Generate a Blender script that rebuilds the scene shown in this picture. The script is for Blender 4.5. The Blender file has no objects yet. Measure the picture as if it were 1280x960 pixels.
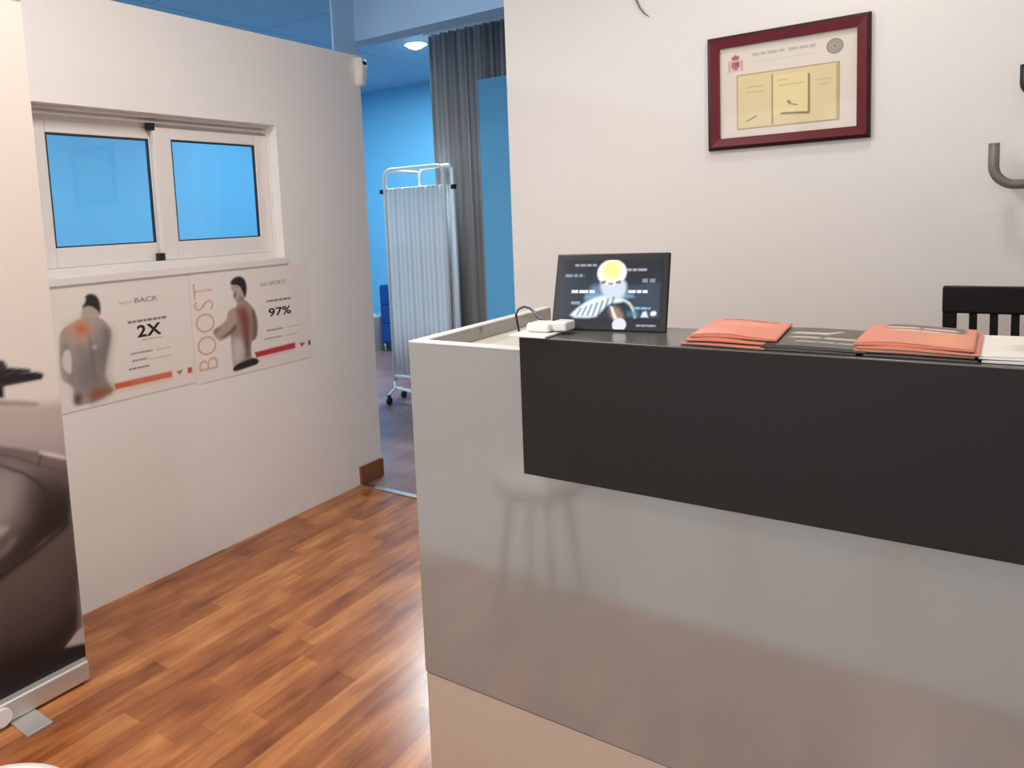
import bpy, bmesh, math, random
import numpy as np
from mathutils import Matrix, Vector
random.seed(4)
SC = bpy.context.scene
COL = SC.collection
PI = math.pi

# ------------------------------------------------------------------ dimensions (metres; camera foot at the origin)
XL, TW = -2.5895, 0.10          # room face of the partition, its thickness
YE, Y2 = 2.728, 2.905           # door pillar, near and far end
ZT = 2.195                      # partition height
ZLIN = 2.263                    # underside of the door lintel
ZC = 2.72                       # ceiling
XBE, YB = -1.618, 2.728         # left end and face of the wall with the diploma
XD, YD, ZD = -1.062, 1.306, 1.0764   # reception desk: left end, front, rim height
ZK = 0.270
XP, YP, ZP0, ZP1 = -0.7334, 1.246, 0.8353, 1.1138   # dark raised counter
XR = 1.70
YFAR = 6.07

# ------------------------------------------------------------------ colours and materials
def lin(c):
    return c/12.92 if c <= 0.04045 else ((c+0.055)/1.055)**2.4
def srgb(r, g, b):
    return (lin(r/255), lin(g/255), lin(b/255), 1)
def mat(name, col, rough=0.5, metal=0.0, spec=0.5, bump=0.0, bscale=60.0, var=0.0, vscale=4.0, coat=0.0, ior=1.45):
    m = bpy.data.materials.new(name); m.use_nodes = True
    nt = m.node_tree; b = nt.nodes['Principled BSDF']
    b.inputs['Base Color'].default_value = col
    b.inputs['Roughness'].default_value = rough
    b.inputs['Metallic'].default_value = metal
    b.inputs['Specular IOR Level'].default_value = spec
    b.inputs['IOR'].default_value = ior
    b.inputs['Coat Weight'].default_value = coat
    b.inputs['Coat Roughness'].default_value = 0.08
    tc = nt.nodes.new('ShaderNodeTexCoord')
    if var > 0:
        n = nt.nodes.new('ShaderNodeTexNoise'); n.inputs['Scale'].default_value = vscale; n.inputs['Detail'].default_value = 4
        nt.links.new(tc.outputs['Object'], n.inputs['Vector'])
        mx = nt.nodes.new('ShaderNodeMix'); mx.data_type = 'RGBA'
        mx.inputs[6].default_value = tuple(c*(1-var) for c in col[:3])+(1,)
        mx.inputs[7].default_value = tuple(min(1, c*(1+var)) for c in col[:3])+(1,)
        nt.links.new(n.outputs['Fac'], mx.inputs[0]); nt.links.new(mx.outputs[2], b.inputs['Base Color'])
    if bump > 0:
        n = nt.nodes.new('ShaderNodeTexNoise'); n.inputs['Scale'].default_value = bscale; n.inputs['Detail'].default_value = 3
        nt.links.new(tc.outputs['Object'], n.inputs['Vector'])
        bp = nt.nodes.new('ShaderNodeBump'); bp.inputs['Strength'].default_value = bump; bp.inputs['Distance'].default_value = 0.004
        nt.links.new(n.outputs['Fac'], bp.inputs['Height']); nt.links.new(bp.outputs['Normal'], b.inputs['Normal'])
    return m
def emis(name, col, s):
    m = bpy.data.materials.new(name); m.use_nodes = True
    b = m.node_tree.nodes['Principled BSDF']
    b.inputs['Base Color'].default_value = col
    b.inputs['Emission Color'].default_value = col; b.inputs['Emission Strength'].default_value = s
    return m
def attr_mat(name, rough=0.5, spec=0.5, emit=0.0):
    m = bpy.data.materials.new(name); m.use_nodes = True
    nt = m.node_tree; b = nt.nodes['Principled BSDF']
    a = nt.nodes.new('ShaderNodeAttribute'); a.attribute_name = 'ink'
    b.inputs['Roughness'].default_value = rough; b.inputs['Specular IOR Level'].default_value = spec
    if emit:
        b.inputs['Base Color'].default_value = (0.01, 0.01, 0.012, 1)
        nt.links.new(a.outputs['Color'], b.inputs['Emission Color']); b.inputs['Emission Strength'].default_value = emit
    else:
        nt.links.new(a.outputs['Color'], b.inputs['Base Color'])
    return m

WHITE = (0.81, 0.775, 0.745, 1)
M = {}
M['wall'] = mat('wall_paint', WHITE, 0.62, bump=0.10, bscale=70, var=0.015, vscale=1.5)
M['wall_lifted'] = mat('wall_paint_light_lift', (0.88, 0.85, 0.82, 1), 0.62, bump=0.10, bscale=70, var=0.015, vscale=1.5)  # wall paint lightened in colour, making up for weak light on the left wall
M['blue_wall'] = mat('blue_wall_paint', (0.15, 0.48, 0.74, 1), 0.6, bump=0.08, var=0.03, vscale=1.2)
M['blue_ceiling'] = mat('blue_ceiling_paint', (0.28, 0.50, 0.68, 1), 0.7, var=0.03)
M['pale_blue'] = mat('pale_blue_surface', (0.31, 0.52, 0.78, 1), 0.6, bump=0.05, var=0.03)  # one even pale blue for the lintel and upper pillar
M['ceiling'] = mat('ceiling_white', (0.80, 0.78, 0.75, 1), 0.8)
M['white_pvc'] = mat('white_pvc', (0.84, 0.80, 0.765, 1), 0.32, var=0.02)
M['white_plastic'] = mat('white_plastic', (0.82, 0.80, 0.77, 1), 0.3, var=0.02)
M['black_plastic'] = mat('black_plastic', (0.012, 0.012, 0.014, 1), 0.35, var=0.1)
M['gasket'] = mat('dark_gasket', (0.02, 0.03, 0.045, 1), 0.6)
M['desk'] = mat('grey_lacquer', (0.255, 0.242, 0.230, 1), 0.11, var=0.015, vscale=2, coat=1.0, ior=1.7)
M['desk'].node_tree.nodes['Principled BSDF'].inputs['Coat IOR'].default_value = 1.7
M['desk_rim'] = mat('pale_edge_band', (0.74, 0.71, 0.66, 1), 0.35, var=0.02)
M['desk_in'] = mat('beige_laminate', (0.60, 0.56, 0.50, 1), 0.4, var=0.03, bump=0.03)
M['plinth'] = mat('beige_plinth_board', (0.50, 0.405, 0.325, 1), 0.35, var=0.03)
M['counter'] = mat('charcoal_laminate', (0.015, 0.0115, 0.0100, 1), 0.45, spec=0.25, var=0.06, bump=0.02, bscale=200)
M['counter_top'] = mat('charcoal_laminate_sheen', (0.105, 0.095, 0.084, 1), 0.22, spec=0.8, var=0.06)  # same laminate, its colour lightened to mimic the wall's grazing reflection
M['wood_dark'] = mat('dark_stained_wood', (0.008, 0.006, 0.005, 1), 0.45, spec=0.2, var=0.25, vscale=9)
M['skirting'] = mat('brown_skirting_wood', (0.23, 0.085, 0.030, 1), 0.4, var=0.25, vscale=14)
M['steel'] = mat('brushed_steel', (0.62, 0.61, 0.60, 1), 0.28, metal=1.0, var=0.04)
M['alu'] = mat('matt_aluminium', (0.62, 0.60, 0.57, 1), 0.42, metal=0.6, var=0.04)
M['hook_metal'] = mat('grey_metal', (0.20, 0.185, 0.17, 1), 0.5, metal=0.4, var=0.04)
M['frame_red'] = mat('mahogany_frame', (0.130, 0.009, 0.016, 1), 0.4, spec=0.25, var=0.25, vscale=14)
M['frame_edge'] = mat('dark_frame_edge', (0.030, 0.008, 0.008, 1), 0.4, var=0.1)
M['tube_white'] = mat('white_enamel_tube', (0.82, 0.83, 0.84, 1), 0.3, var=0.02)
M['screen_cloth'] = mat('white_pleated_cloth', (0.74, 0.77, 0.80, 1), 0.85, var=0.05, vscale=20)
M['navy'] = mat('dark_blue_laminate', (0.010, 0.060, 0.26, 1), 0.4, var=0.06)
M['bin'] = mat('pale_plastic', (0.55, 0.66, 0.74, 1), 0.4, var=0.03)
M['paper'] = mat('white_paper', (0.80, 0.775, 0.745, 1), 0.5, var=0.015)
M['ink_black'] = mat('black_ink', (0.02, 0.02, 0.022, 1), 0.5)
M['ink_grey'] = mat('grey_ink', (0.28, 0.26, 0.25, 1), 0.5)
M['ink_orange'] = mat('orange_ink', (0.72, 0.19, 0.06, 1), 0.5)
M['ink_pale_orange'] = mat('pale_orange_ink', (0.74, 0.46, 0.35, 1), 0.5)
M['ink_red'] = mat('red_ink', (0.60, 0.035, 0.045, 1), 0.5)
M['ink_gold'] = mat('gold_ink', (0.36, 0.25, 0.10, 1), 0.5)
M['stool'] = mat('white_leatherette', (0.84, 0.81, 0.76, 1), 0.4, bump=0.05, var=0.02)
M['tile'] = mat('pale_floor_tile', (0.66, 0.65, 0.64, 1), 0.14, var=0.04)
M['lamp'] = emis('lamp_diffuser', (0.80, 0.97, 1.0, 1), 20)
M['orange_paper'] = mat('orange_paper', (0.70, 0.225, 0.135, 1), 0.42, var=0.05, vscale=30)
M['dark_paper'] = mat('charcoal_paper', (0.075, 0.066, 0.060, 1), 0.35, var=0.08, vscale=30)
M['print'] = attr_mat('printed_ink', 0.5)
M['print_gloss'] = attr_mat('printed_ink_gloss', 0.3)
M['screen_led'] = attr_mat('lit_display', 0.15, 0.5, 1.2)

def glass_mat():
    m = bpy.data.materials.new('window_glass'); m.use_nodes = True
    nt = m.node_tree; nt.nodes.remove(nt.nodes['Principled BSDF']); out = nt.nodes['Material Output']
    tr = nt.nodes.new('ShaderNodeBsdfTransparent'); tr.inputs['Color'].default_value = (0.93, 0.96, 0.97, 1)
    gl = nt.nodes.new('ShaderNodeBsdfGlossy'); gl.inputs['Roughness'].default_value = 0.03
    fr = nt.nodes.new('ShaderNodeFresnel'); fr.inputs['IOR'].default_value = 1.5
    mx = nt.nodes.new('ShaderNodeMixShader')
    ge = nt.nodes.new('ShaderNodeNewGeometry'); sb = nt.nodes.new('ShaderNodeMath'); sb.operation = 'SUBTRACT'; sb.inputs[0].default_value = 1.0; nt.links.new(ge.outputs['Backfacing'], sb.inputs[1])
    mu = nt.nodes.new('ShaderNodeMath'); mu.operation = 'MULTIPLY'; nt.links.new(fr.outputs[0], mu.inputs[0]); nt.links.new(sb.outputs[0], mu.inputs[1])
    nt.links.new(mu.outputs[0], mx.inputs[0]); nt.links.new(tr.outputs[0], mx.inputs[1]); nt.links.new(gl.outputs[0], mx.inputs[2])
    nt.links.new(mx.outputs[0], out.inputs['Surface'])
    return m
M['glass'] = glass_mat()
M['clear_glass'] = M['glass'].copy(); M['clear_glass'].name = 'clear_picture_glass'
for n_ in M['clear_glass'].node_tree.nodes:
    if n_.type == 'BSDF_TRANSPARENT': n_.inputs['Color'].default_value = (1, 1, 1, 1)

def floor_mat(name, stops, row=0.078, length=0.52, rough=0.26, tint=1.0):
    m = bpy.data.materials.new(name); m.use_nodes = True
    nt = m.node_tree; b = nt.nodes['Principled BSDF']; L = nt.links.new
    tc = nt.nodes.new('ShaderNodeTexCoord')
    mp = nt.nodes.new('ShaderNodeMapping'); mp.inputs['Rotation'].default_value = (0, 0, PI/2)
    L(tc.outputs['Object'], mp.inputs['Vector'])
    br = nt.nodes.new('ShaderNodeTexBrick'); br.offset = 0.37; br.offset_frequency = 3; br.squash = 0.72; br.squash_frequency = 2
    br.inputs['Scale'].default_value = 1.0; br.inputs['Brick Width'].default_value = length; br.inputs['Row Height'].default_value = row
    br.inputs['Mortar Size'].default_value = 0.0006; br.inputs['Mortar Smooth'].default_value = 0.2
    br.inputs['Color1'].default_value = (0, 0, 0, 1); br.inputs['Color2'].default_value = (1, 1, 1, 1); br.inputs['Mortar'].default_value = (0.25, 0.25, 0.25, 1)
    L(mp.outputs['Vector'], br.inputs['Vector'])
    # grain, drawn out along the boards
    mp2 = nt.nodes.new('ShaderNodeMapping'); mp2.inputs['Scale'].default_value = (24, 2.2, 1); L(tc.outputs['Object'], mp2.inputs['Vector'])
    n = nt.nodes.new('ShaderNodeTexNoise'); n.inputs['Scale'].default_value = 1.6; n.inputs['Detail'].default_value = 7; n.inputs['Roughness'].default_value = 0.62
    L(mp2.outputs['Vector'], n.inputs['Vector'])
    mp3 = nt.nodes.new('ShaderNodeMapping'); mp3.inputs['Scale'].default_value = (9, 3.5, 1); L(tc.outputs['Object'], mp3.inputs['Vector'])
    n3 = nt.nodes.new('ShaderNodeTexNoise'); n3.inputs['Scale'].default_value = 1.3; n3.inputs['Detail'].default_value = 3; L(mp3.outputs['Vector'], n3.inputs['Vector'])
    def math_(op, a, bb):
        x = nt.nodes.new('ShaderNodeMath'); x.operation = op
        for i, v in enumerate((a, bb)):
            if isinstance(v, (int, float)): x.inputs[i].default_value = v
            else: L(v, x.inputs[i])
        return x.outputs[0]
    g = math_('MULTIPLY', math_('SUBTRACT', n.outputs['Fac'], 0.5), 0.9)
    k = math_('MULTIPLY', math_('SUBTRACT', n3.outputs['Fac'], 0.5), 1.0)
    v = math_('ADD', math_('ADD', math_('MULTIPLY', br.outputs['Color'], 0.40), 0.32), math_('ADD', g, k))
    cr = nt.nodes.new('ShaderNodeValToRGB'); el = cr.color_ramp.elements
    while len(el) < len(stops): el.new(0.5)
    for e, (p, c) in zip(el, stops): e.position = p; e.color = tuple(x*tint for x in c[:3])+(1,)
    L(v, cr.inputs['Fac']); L(cr.outputs['Color'], b.inputs['Base Color'])
    b.inputs['Roughness'].default_value = rough
    bp = nt.nodes.new('ShaderNodeBump'); bp.inputs['Strength'].default_value = 0.08; bp.inputs['Distance'].default_value = 0.002
    L(br.outputs['Fac'], bp.inputs['Height']); bp.invert = True
    L(bp.outputs['Normal'], b.inputs['Normal'])
    return m
M['floor'] = floor_mat('parquet_laminate', [(0.02, (0.133, 0.038, 0.015)), (0.30, (0.275, 0.086, 0.028)), (0.55, (0.408, 0.144, 0.046)), (0.78, (0.530, 0.211, 0.070)), (0.98, (0.653, 0.297, 0.111))])
M['floor_far'] = floor_mat('grey_brown_vinyl', [(0.05, (0.17, 0.095, 0.095)), (0.4, (0.23, 0.135, 0.13)), (0.9, (0.31, 0.19, 0.175))], row=0.15, length=1.1, rough=0.28)

def curtain_mat():
    m = bpy.data.materials.new('striped_curtain_cloth'); m.use_nodes = True
    nt = m.node_tree; b = nt.nodes['Principled BSDF']; L = nt.links.new
    tc = nt.nodes.new('ShaderNodeTexCoord'); mp = nt.nodes.new('ShaderNodeMapping'); mp.inputs['Scale'].default_value = (34, 0.0, 0.15)
    L(tc.outputs['Object'], mp.inputs['Vector'])
    n = nt.nodes.new('ShaderNodeTexNoise'); n.inputs['Scale'].default_value = 1.0; n.inputs['Detail'].default_value = 5; L(mp.outputs['Vector'], n.inputs['Vector'])
    cr = nt.nodes.new('ShaderNodeValToRGB'); el = cr.color_ramp.elements
    el[0].position = 0.32; el[0].color = (0.30, 0.27, 0.255, 1); el[1].position = 0.68; el[1].color = (0.66, 0.62, 0.60, 1)
    L(n.outputs['Fac'], cr.inputs['Fac']); L(cr.outputs['Color'], b.inputs['Base Color']); b.inputs['Roughness'].default_value = 0.9
    return m
M['curtain'] = curtain_mat()

# ------------------------------------------------------------------ mesh helpers
def mesh_obj(name, bm, m, parent=None, loc=None, smooth=False, bevel=0.0, seg=2):
    me = bpy.data.meshes.new(name)
    bmesh.ops.recalc_face_normals(bm, faces=bm.faces)
    bm.to_mesh(me); bm.free()
    if m is not None:
        for x in (m if isinstance(m, (list, tuple)) else [m]): me.materials.append(x)
    o = bpy.data.objects.new(name, me); COL.objects.link(o)
    if smooth:
        for p in me.polygons: p.use_smooth = True
    if parent: o.parent = parent
    if loc: o.location = loc
    if bevel > 0:
        md = o.modifiers.new('bevel', 'BEVEL'); md.width = bevel; md.segments = seg; md.limit_method = 'ANGLE'; md.angle_limit = math.radians(40)
    return o
def box(bm, x0, x1, y0, y1, z0, z1, mi=0):
    vs = [bm.verts.new(p) for p in ((x0,y0,z0),(x1,y0,z0),(x1,y1,z0),(x0,y1,z0),(x0,y0,z1),(x1,y0,z1),(x1,y1,z1),(x0,y1,z1))]
    for f in ((0,3,2,1),(4,5,6,7),(0,1,5,4),(1,2,6,5),(2,3,7,6),(3,0,4,7)):
        fc = bm.faces.new([vs[i] for i in f]); fc.material_index = mi
    return vs
def B(name, x0, x1, y0, y1, z0, z1, m, parent=None, bevel=0.0, rel=None):
    bm = bmesh.new()
    if rel: x0, x1, y0, y1, z0, z1 = x0-rel[0], x1-rel[0], y0-rel[1], y1-rel[1], z0-rel[2], z1-rel[2]
    box(bm, x0, x1, y0, y1, z0, z1)
    return mesh_obj(name, bm, m, parent, bevel=bevel)
def tube(bm, pts, r, n=12, cap=True):
    pts = [Vector(p) for p in pts]; rings = []
    t0 = (pts[1]-pts[0]).normalized()
    a = Vector((0, 0, 1)) if abs(t0.z) < 0.9 else Vector((1, 0, 0))
    nrm = (a - t0*a.dot(t0)).normalized()
    for i, p in enumerate(pts):
        if i == 0: t = pts[1]-pts[0]
        elif i == len(pts)-1: t = pts[-1]-pts[-2]
        else: t = (pts[i+1]-p).normalized()+(p-pts[i-1]).normalized()
        t.normalize(); nrm = (nrm - t*nrm.dot(t)).normalized(); bi = t.cross(nrm)
        rr = r[i] if isinstance(r, (list, tuple)) else r
        rings.append([bm.verts.new(p+(nrm*math.cos(2*PI*k/n)+bi*math.sin(2*PI*k/n))*rr) for k in range(n)])
    for A, Bq in zip(rings, rings[1:]):
        for k in range(n): bm.faces.new((A[k], A[(k+1)%n], Bq[(k+1)%n], Bq[k]))
    if cap: bm.faces.new(rings[0][::-1]); bm.faces.new(rings[-1])
def lathe(bm, prof, n=40, c=(0, 0)):
    rings = []
    for r, z in prof:
        if r < 1e-6: rings.append([bm.verts.new((c[0], c[1], z))])
        else: rings.append([bm.verts.new((c[0]+r*math.cos(2*PI*k/n), c[1]+r*math.sin(2*PI*k/n), z)) for k in range(n)])
    for A, Bq in zip(rings, rings[1:]):
        for k in range(n):
            k2 = (k+1) % n
            if len(A) == 1: bm.faces.new((A[0], Bq[k2], Bq[k]))
            elif len(Bq) == 1: bm.faces.new((A[k], A[k2], Bq[0]))
            else: bm.faces.new((A[k], A[k2], Bq[k2], Bq[k]))
def arc(c, r, a0, a1, n, u, v):
    c, u, v = Vector(c), Vector(u), Vector(v)
    return [c+u*r*math.cos(a0+(a1-a0)*i/n)+v*r*math.sin(a0+(a1-a0)*i/n) for i in range(n+1)]
def tag(o, label, cat, group=None):
    o['label'] = label; o['category'] = cat
    if group: o['group'] = group
    return o
def thing(name, label, cat, loc, rz=0.0, group=None):
    o = bpy.data.objects.new(name, None); COL.objects.link(o); o.location = loc; o.rotation_euler = (0, 0, rz)
    return tag(o, label, cat, group)
def structure(o):
    o['kind'] = 'structure'; return o

# ---- flat prints: a fine grid of vertices that carries the printed picture in a colour attribute
def poly_sd(px, py, poly):
    poly = np.asarray(poly, float); d = np.full(px.shape, 1e9); inside = np.zeros(px.shape, bool)
    n = len(poly)
    for i in range(n):
        x0, y0 = poly[i]; x1, y1 = poly[(i+1) % n]
        ex, ey = x1-x0, y1-y0
        t = np.clip(((px-x0)*ex+(py-y0)*ey)/max(ex*ex+ey*ey, 1e-12), 0, 1)
        d = np.minimum(d, (px-x0-t*ex)**2+(py-y0-t*ey)**2)
        c = (y0 <= py) != (y1 <= py)
        if y1 != y0: inside ^= c & (px < x0+(py-y0)*ex/ey)
    return np.where(inside, 1, -1)*np.sqrt(d)
def smooth_poly(p, it=2):
    for _ in range(it):
        q = []
        for i in range(len(p)):
            a, b = p[i], p[(i+1) % len(p)]
            q += [(a[0]*.75+b[0]*.25, a[1]*.75+b[1]*.25), (a[0]*.25+b[0]*.75, a[1]*.25+b[1]*.75)]
        p = q
    return p
def L3(c, f=1.0):
    return np.minimum(np.array([lin(v/255) for v in c])*f, 0.92)
def print_sheet(name, u0, u1, v0, v1, du, base, layers, place, m, parent, fac=1.0, base_fac=None):
    """layers: (polygon, rgb, edge softness, rounding[, opacity]); place maps (u,v) to local xyz."""
    nu, nv = max(2, int(round((u1-u0)/du))), max(2, int(round((v1-v0)/du)))
    us, vs = np.linspace(u0, u1, nu+1), np.linspace(v0, v1, nv+1)
    U, V = np.meshgrid(us, vs); px, py = U.ravel(), V.ravel()
    col = base(px, py) if callable(base) else np.tile(L3(base, base_fac or fac), (px.size, 1))
    for ly in layers:
        poly, rgb, s, rd = ly[:4]; op = ly[4] if len(ly) > 4 else 1.0
        p = smooth_poly(poly, rd) if rd else poly
        a = np.clip(poly_sd(px, py, p)/max(s, 1e-5)*0.5+0.5, 0, 1); a = a*a*(3-2*a)*op
        col = col*(1-a[:, None])+L3(rgb, fac)*a[:, None]
    me = bpy.data.meshes.new(name)
    W = nu+1
    verts = [place(a, b) for a, b in zip(px.tolist(), py.tolist())]
    faces = [(j*W+i, j*W+i+1, (j+1)*W+i+1, (j+1)*W+i) for j in range(nv) for i in range(nu)]
    me.from_pydata(verts, [], faces)
    at = me.color_attributes.new('ink', 'FLOAT_COLOR', 'POINT')
    rgba = np.ones((px.size, 4), np.float32); rgba[:, :3] = col
    at.data.foreach_set('color', rgba.ravel())
    me.materials.append(m)
    o = bpy.data.objects.new(name, me); COL.objects.link(o); o.parent = parent
    return o
def text_obj(name, s, box_, place, m, parent, bold=0.0, rot90=False, spacing=1.0):
    """text filling the local box (u0,v0,u1,v1)"""
    cu = bpy.data.curves.new(name, 'FONT'); cu.body = s; cu.offset = bold; cu.space_character = spacing; cu.resolution_u = 3
    tmp = bpy.data.objects.new(name, cu); COL.objects.link(tmp)
    dg = bpy.context.evaluated_depsgraph_get()
    me = bpy.data.meshes.new_from_object(tmp.evaluated_get(dg))
    bpy.data.objects.remove(tmp); bpy.data.curves.remove(cu)
    co = np.array([v.co[:] for v in me.vertices])[:, :2]
    if rot90: co = np.stack([-co[:, 1], co[:, 0]], 1)
    lo, hi = co.min(0), co.max(0); co = (co-lo)/(hi-lo)
    for v, (a, b) in zip(me.vertices, co): v.co = place(box_[0]+a*(box_[2]-box_[0]), box_[1]+b*(box_[3]-box_[1]))
    me.materials.clear(); me.materials.append(m)
    o = bpy.data.objects.new(name, me); COL.objects.link(o); o.parent = parent
    return o
def word_line(u0, u1, v, h, rnd, slope=0.0):
    """a line of small illegible print as short dashes"""
    out = []; u = u0
    while u < u1:
        w = min(rnd.uniform(1.2, 3.4)*h, u1-u)
        vv = v+(u-u0)*slope
        out.append([(u, vv-h/2), (u+w, vv-h/2), (u+w, vv+h/2), (u, vv+h/2)]); u += w+0.5*h
    return out

# ================================================================== SETTING
floor = structure(B('floor', -2.75, 3.2, 0.32, YE, -0.10, 0, M['floor']))
structure(B('floor_entrance', -2.75, 3.2, -3.0, 0.32, -0.10, 0, M['tile']))
bm = bmesh.new(); box(bm, -6.0, 3.2, YE, 6.2, -0.10, 0); box(bm, -6.0, -2.75, -3.0, YE, -0.10, 0)
structure(mesh_obj('floor_treatment', bm, M['floor_far']))
structure(B('ceiling', XL-TW/2, 3.2, -3.0, YE+0.02, ZC, ZC+0.1, M['ceiling']))
# blue ceiling of large boards with fine joints
bm = bmesh.new()
ys = [-3.0, -0.2, 1.6, 3.60, 5.40, 6.2]; xs = [-6.0, -3.98, -1.6, 3.2]
for i in range(len(ys)-1):
    for j in range(len(xs)-1):
        x0, x1 = xs[j]+0.005, xs[j+1]-0.005
        if ys[i+1] < 2.0 and j > 0: continue
        box(bm, x0, x1, ys[i]+0.005, ys[i+1]-0.005, ZC, ZC+0.03)
bm.free()
bm = bmesh.new()
def board(x0, x1, y0, y1): box(bm, x0+0.004, x1-0.004, y0+0.004, y1-0.004, ZC, ZC+0.03)
for y0, y1 in ((-3.0, -0.2), (-0.2, 1.75), (1.75, 3.63)):
    board(-6.0, -4.10, y0, y1); board(-4.10, XL-TW/2, y0, min(y1, 2.75) if y1 > 2.75 else y1)
board(-4.10, XL-TW/2, 2.75, 3.63); board(XL-TW/2, 3.2, 2.75, 3.63)
for y0, y1 in ((3.63, 6.2),):
    board(-6.0, -4.10, y0, y1); board(-4.10, -1.9, y0, y1); board(-1.9, 3.2, y0, y1)
box(bm, -6.0, XL-TW/2, -3.0, 2.75, ZC+0.03, ZC+0.1); box(bm, -6.0, 3.2, 2.75, 6.2, ZC+0.03, ZC+0.1)
structure(mesh_obj('ceiling_treatment', bm, M['blue_ceiling']))

# partition with the window opening (rebate a little larger than the frame)
WY0, WY1, WZ0, WZ1 = 1.235, 2.322, 1.207, 1.805
bm = bmesh.new(); x0, x1 = XL-TW, XL
box(bm, x0, x1, -3.0, WY0, 0, ZT); box(bm, x0, x1, WY1, YE, 0, ZT)
box(bm, x0, x1, WY0, WY1, 0, WZ0); box(bm, x0, x1, WY0, WY1, WZ1, ZT)
structure(mesh_obj('wall_left', bm, M['wall_lifted']))
structure(B('wall_pillar', XL-TW, XL, YE, Y2, 0, ZT, M['wall_lifted']))
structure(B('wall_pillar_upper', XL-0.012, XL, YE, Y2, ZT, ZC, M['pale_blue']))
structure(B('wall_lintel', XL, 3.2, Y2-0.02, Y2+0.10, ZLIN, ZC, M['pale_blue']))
structure(B('wall_back', XBE, 3.2, YB, YB+0.12, 0, ZC, M['wall']))
structure(B('wall_right', 3.2, 3.3, -3.0, 6.2, 0, ZC, M['wall']))
structure(B('wall_far', -6.0, 3.2, YFAR, YFAR+0.1, 0, ZC, M['blue_wall']))
structure(B('wall_treatment', -6.0, -5.9, -3.0, YFAR, 0, ZC, M['blue_wall']))
structure(B('wall_divider', -2.778, 0.6, 4.30, 4.36, 0, 2.275, M['blue_wall']))
# shop front behind the camera
bm = bmesh.new()
box(bm, -6.0, -2.3, -3.1, -3.0, 0, ZC); box(bm, 0.80, 3.3, -3.1, -3.0, 0, ZC); box(bm, -2.3, 0.80, -3.1, -3.0, 2.35, ZC)
for xa in (-1.55, -0.55): box(bm, xa, xa+0.25, -3.1, -3.0, 0, 2.35)
structure(mesh_obj('wall_front', bm, M['wall']))
structure(B('trim_1', XL+0.012, XBE, YE-0.012, YE+0.022, 0, 0.006, M['steel'], bevel=0.002))
# short skirting board on the pillar, returning round its near edge
structure(B('baseboard_left', XL, XL+0.014, YE, Y2, 0.001, 0.095, M['skirting'], bevel=0.002))

# sliding window in the partition
win = bpy.data.objects.new('window_1', None); COL.objects.link(win); win.location = (XL-0.06, WY0, WZ0); structure(win)
rel = tuple(win.location)
def frame_boxes(bm, x0, x1, y0, y1, z0, z1, wl, wr, wb, wt):
    box(bm, x0, x1, y0, y0+wl, z0, z1); box(bm, x0, x1, y1-wr, y1, z0, z1)
    box(bm, x0, x1, y0+wl, y1-wr, z0, z0+wb); box(bm, x0, x1, y0+wl, y1-wr, z1-wt, z1)
def rel_bm(bm, r=rel):
    bmesh.ops.translate(bm, verts=bm.verts, vec=(-r[0], -r[1], -r[2])); return bm
bm = bmesh.new(); frame_boxes(bm, XL-TW+0.002, XL-0.052, WY0, WY1, WZ0, WZ1, 0.016, 0.010, 0.030, 0.010)
box(bm, XL-0.060, XL-0.054, WY0+0.016, WY1-0.010, WZ1-0.030, WZ1-0.022); box(bm, XL-TW+0.003, XL-TW+0.009, WY0+0.016, WY1-0.010, WZ1-0.060, WZ1-0.010)
fr = mesh_obj('window_frame', rel_bm(bm), M['white_pvc'], win, bevel=0.003)
bm = bmesh.new(); box(bm, XL-0.052, XL+0.010, WY0-0.01, WY1+0.012, WZ0-0.028, WZ0+0.004)
mesh_obj('window_sill', rel_bm(bm), M['white_pvc'], win, bevel=0.004)
def sash(y0, y1, xf, wl, wr, name_pane):
    z0, z1 = WZ0+0.031, WZ1-0.044
    bm = bmesh.new(); frame_boxes(bm, xf-0.022, xf, y0, y1, z0, z1, wl, wr, 0.072, 0.044)
    s = mesh_obj('sash', rel_bm(bm), M['white_pvc'], win, bevel=0.003)
    bm = bmesh.new(); frame_boxes(bm, xf-0.016, xf-0.004, y0+wl, y1-wr, z0+0.072, z1-0.044, 0.006, 0.006, 0.005, 0.007)
    mesh_obj('gasket', rel_bm(bm), M['gasket'], s)
    bm = bmesh.new(); box(bm, xf-0.014, xf-0.010, y0+wl+0.002, y1-wr-0.002, z0+0.074, z1-0.046)
    mesh_obj('pane', rel_bm(bm), M['glass'], s)
    return s
sash(WY0+0.018, 1.795, XL-0.086, 0.088, 0.055, 'pane')
s2 = sash(1.742, WY1-0.011, XL-0.058, 0.078, 0.068, 'pane')
for z in (1.765, 1.250):
    bm = bmesh.new(); box(bm, XL-0.080, XL-0.056, 1.724, 1.752, z-0.017, z+0.017); box(bm, XL-0.058, XL-0.052, 1.732, 1.748, z-0.011, z+0.011)
    l = mesh_obj('latch', rel_bm(bm), M['black_plastic'], win, bevel=0.002); l['label'] = 'small black latch between the two sliding panes'

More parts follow.
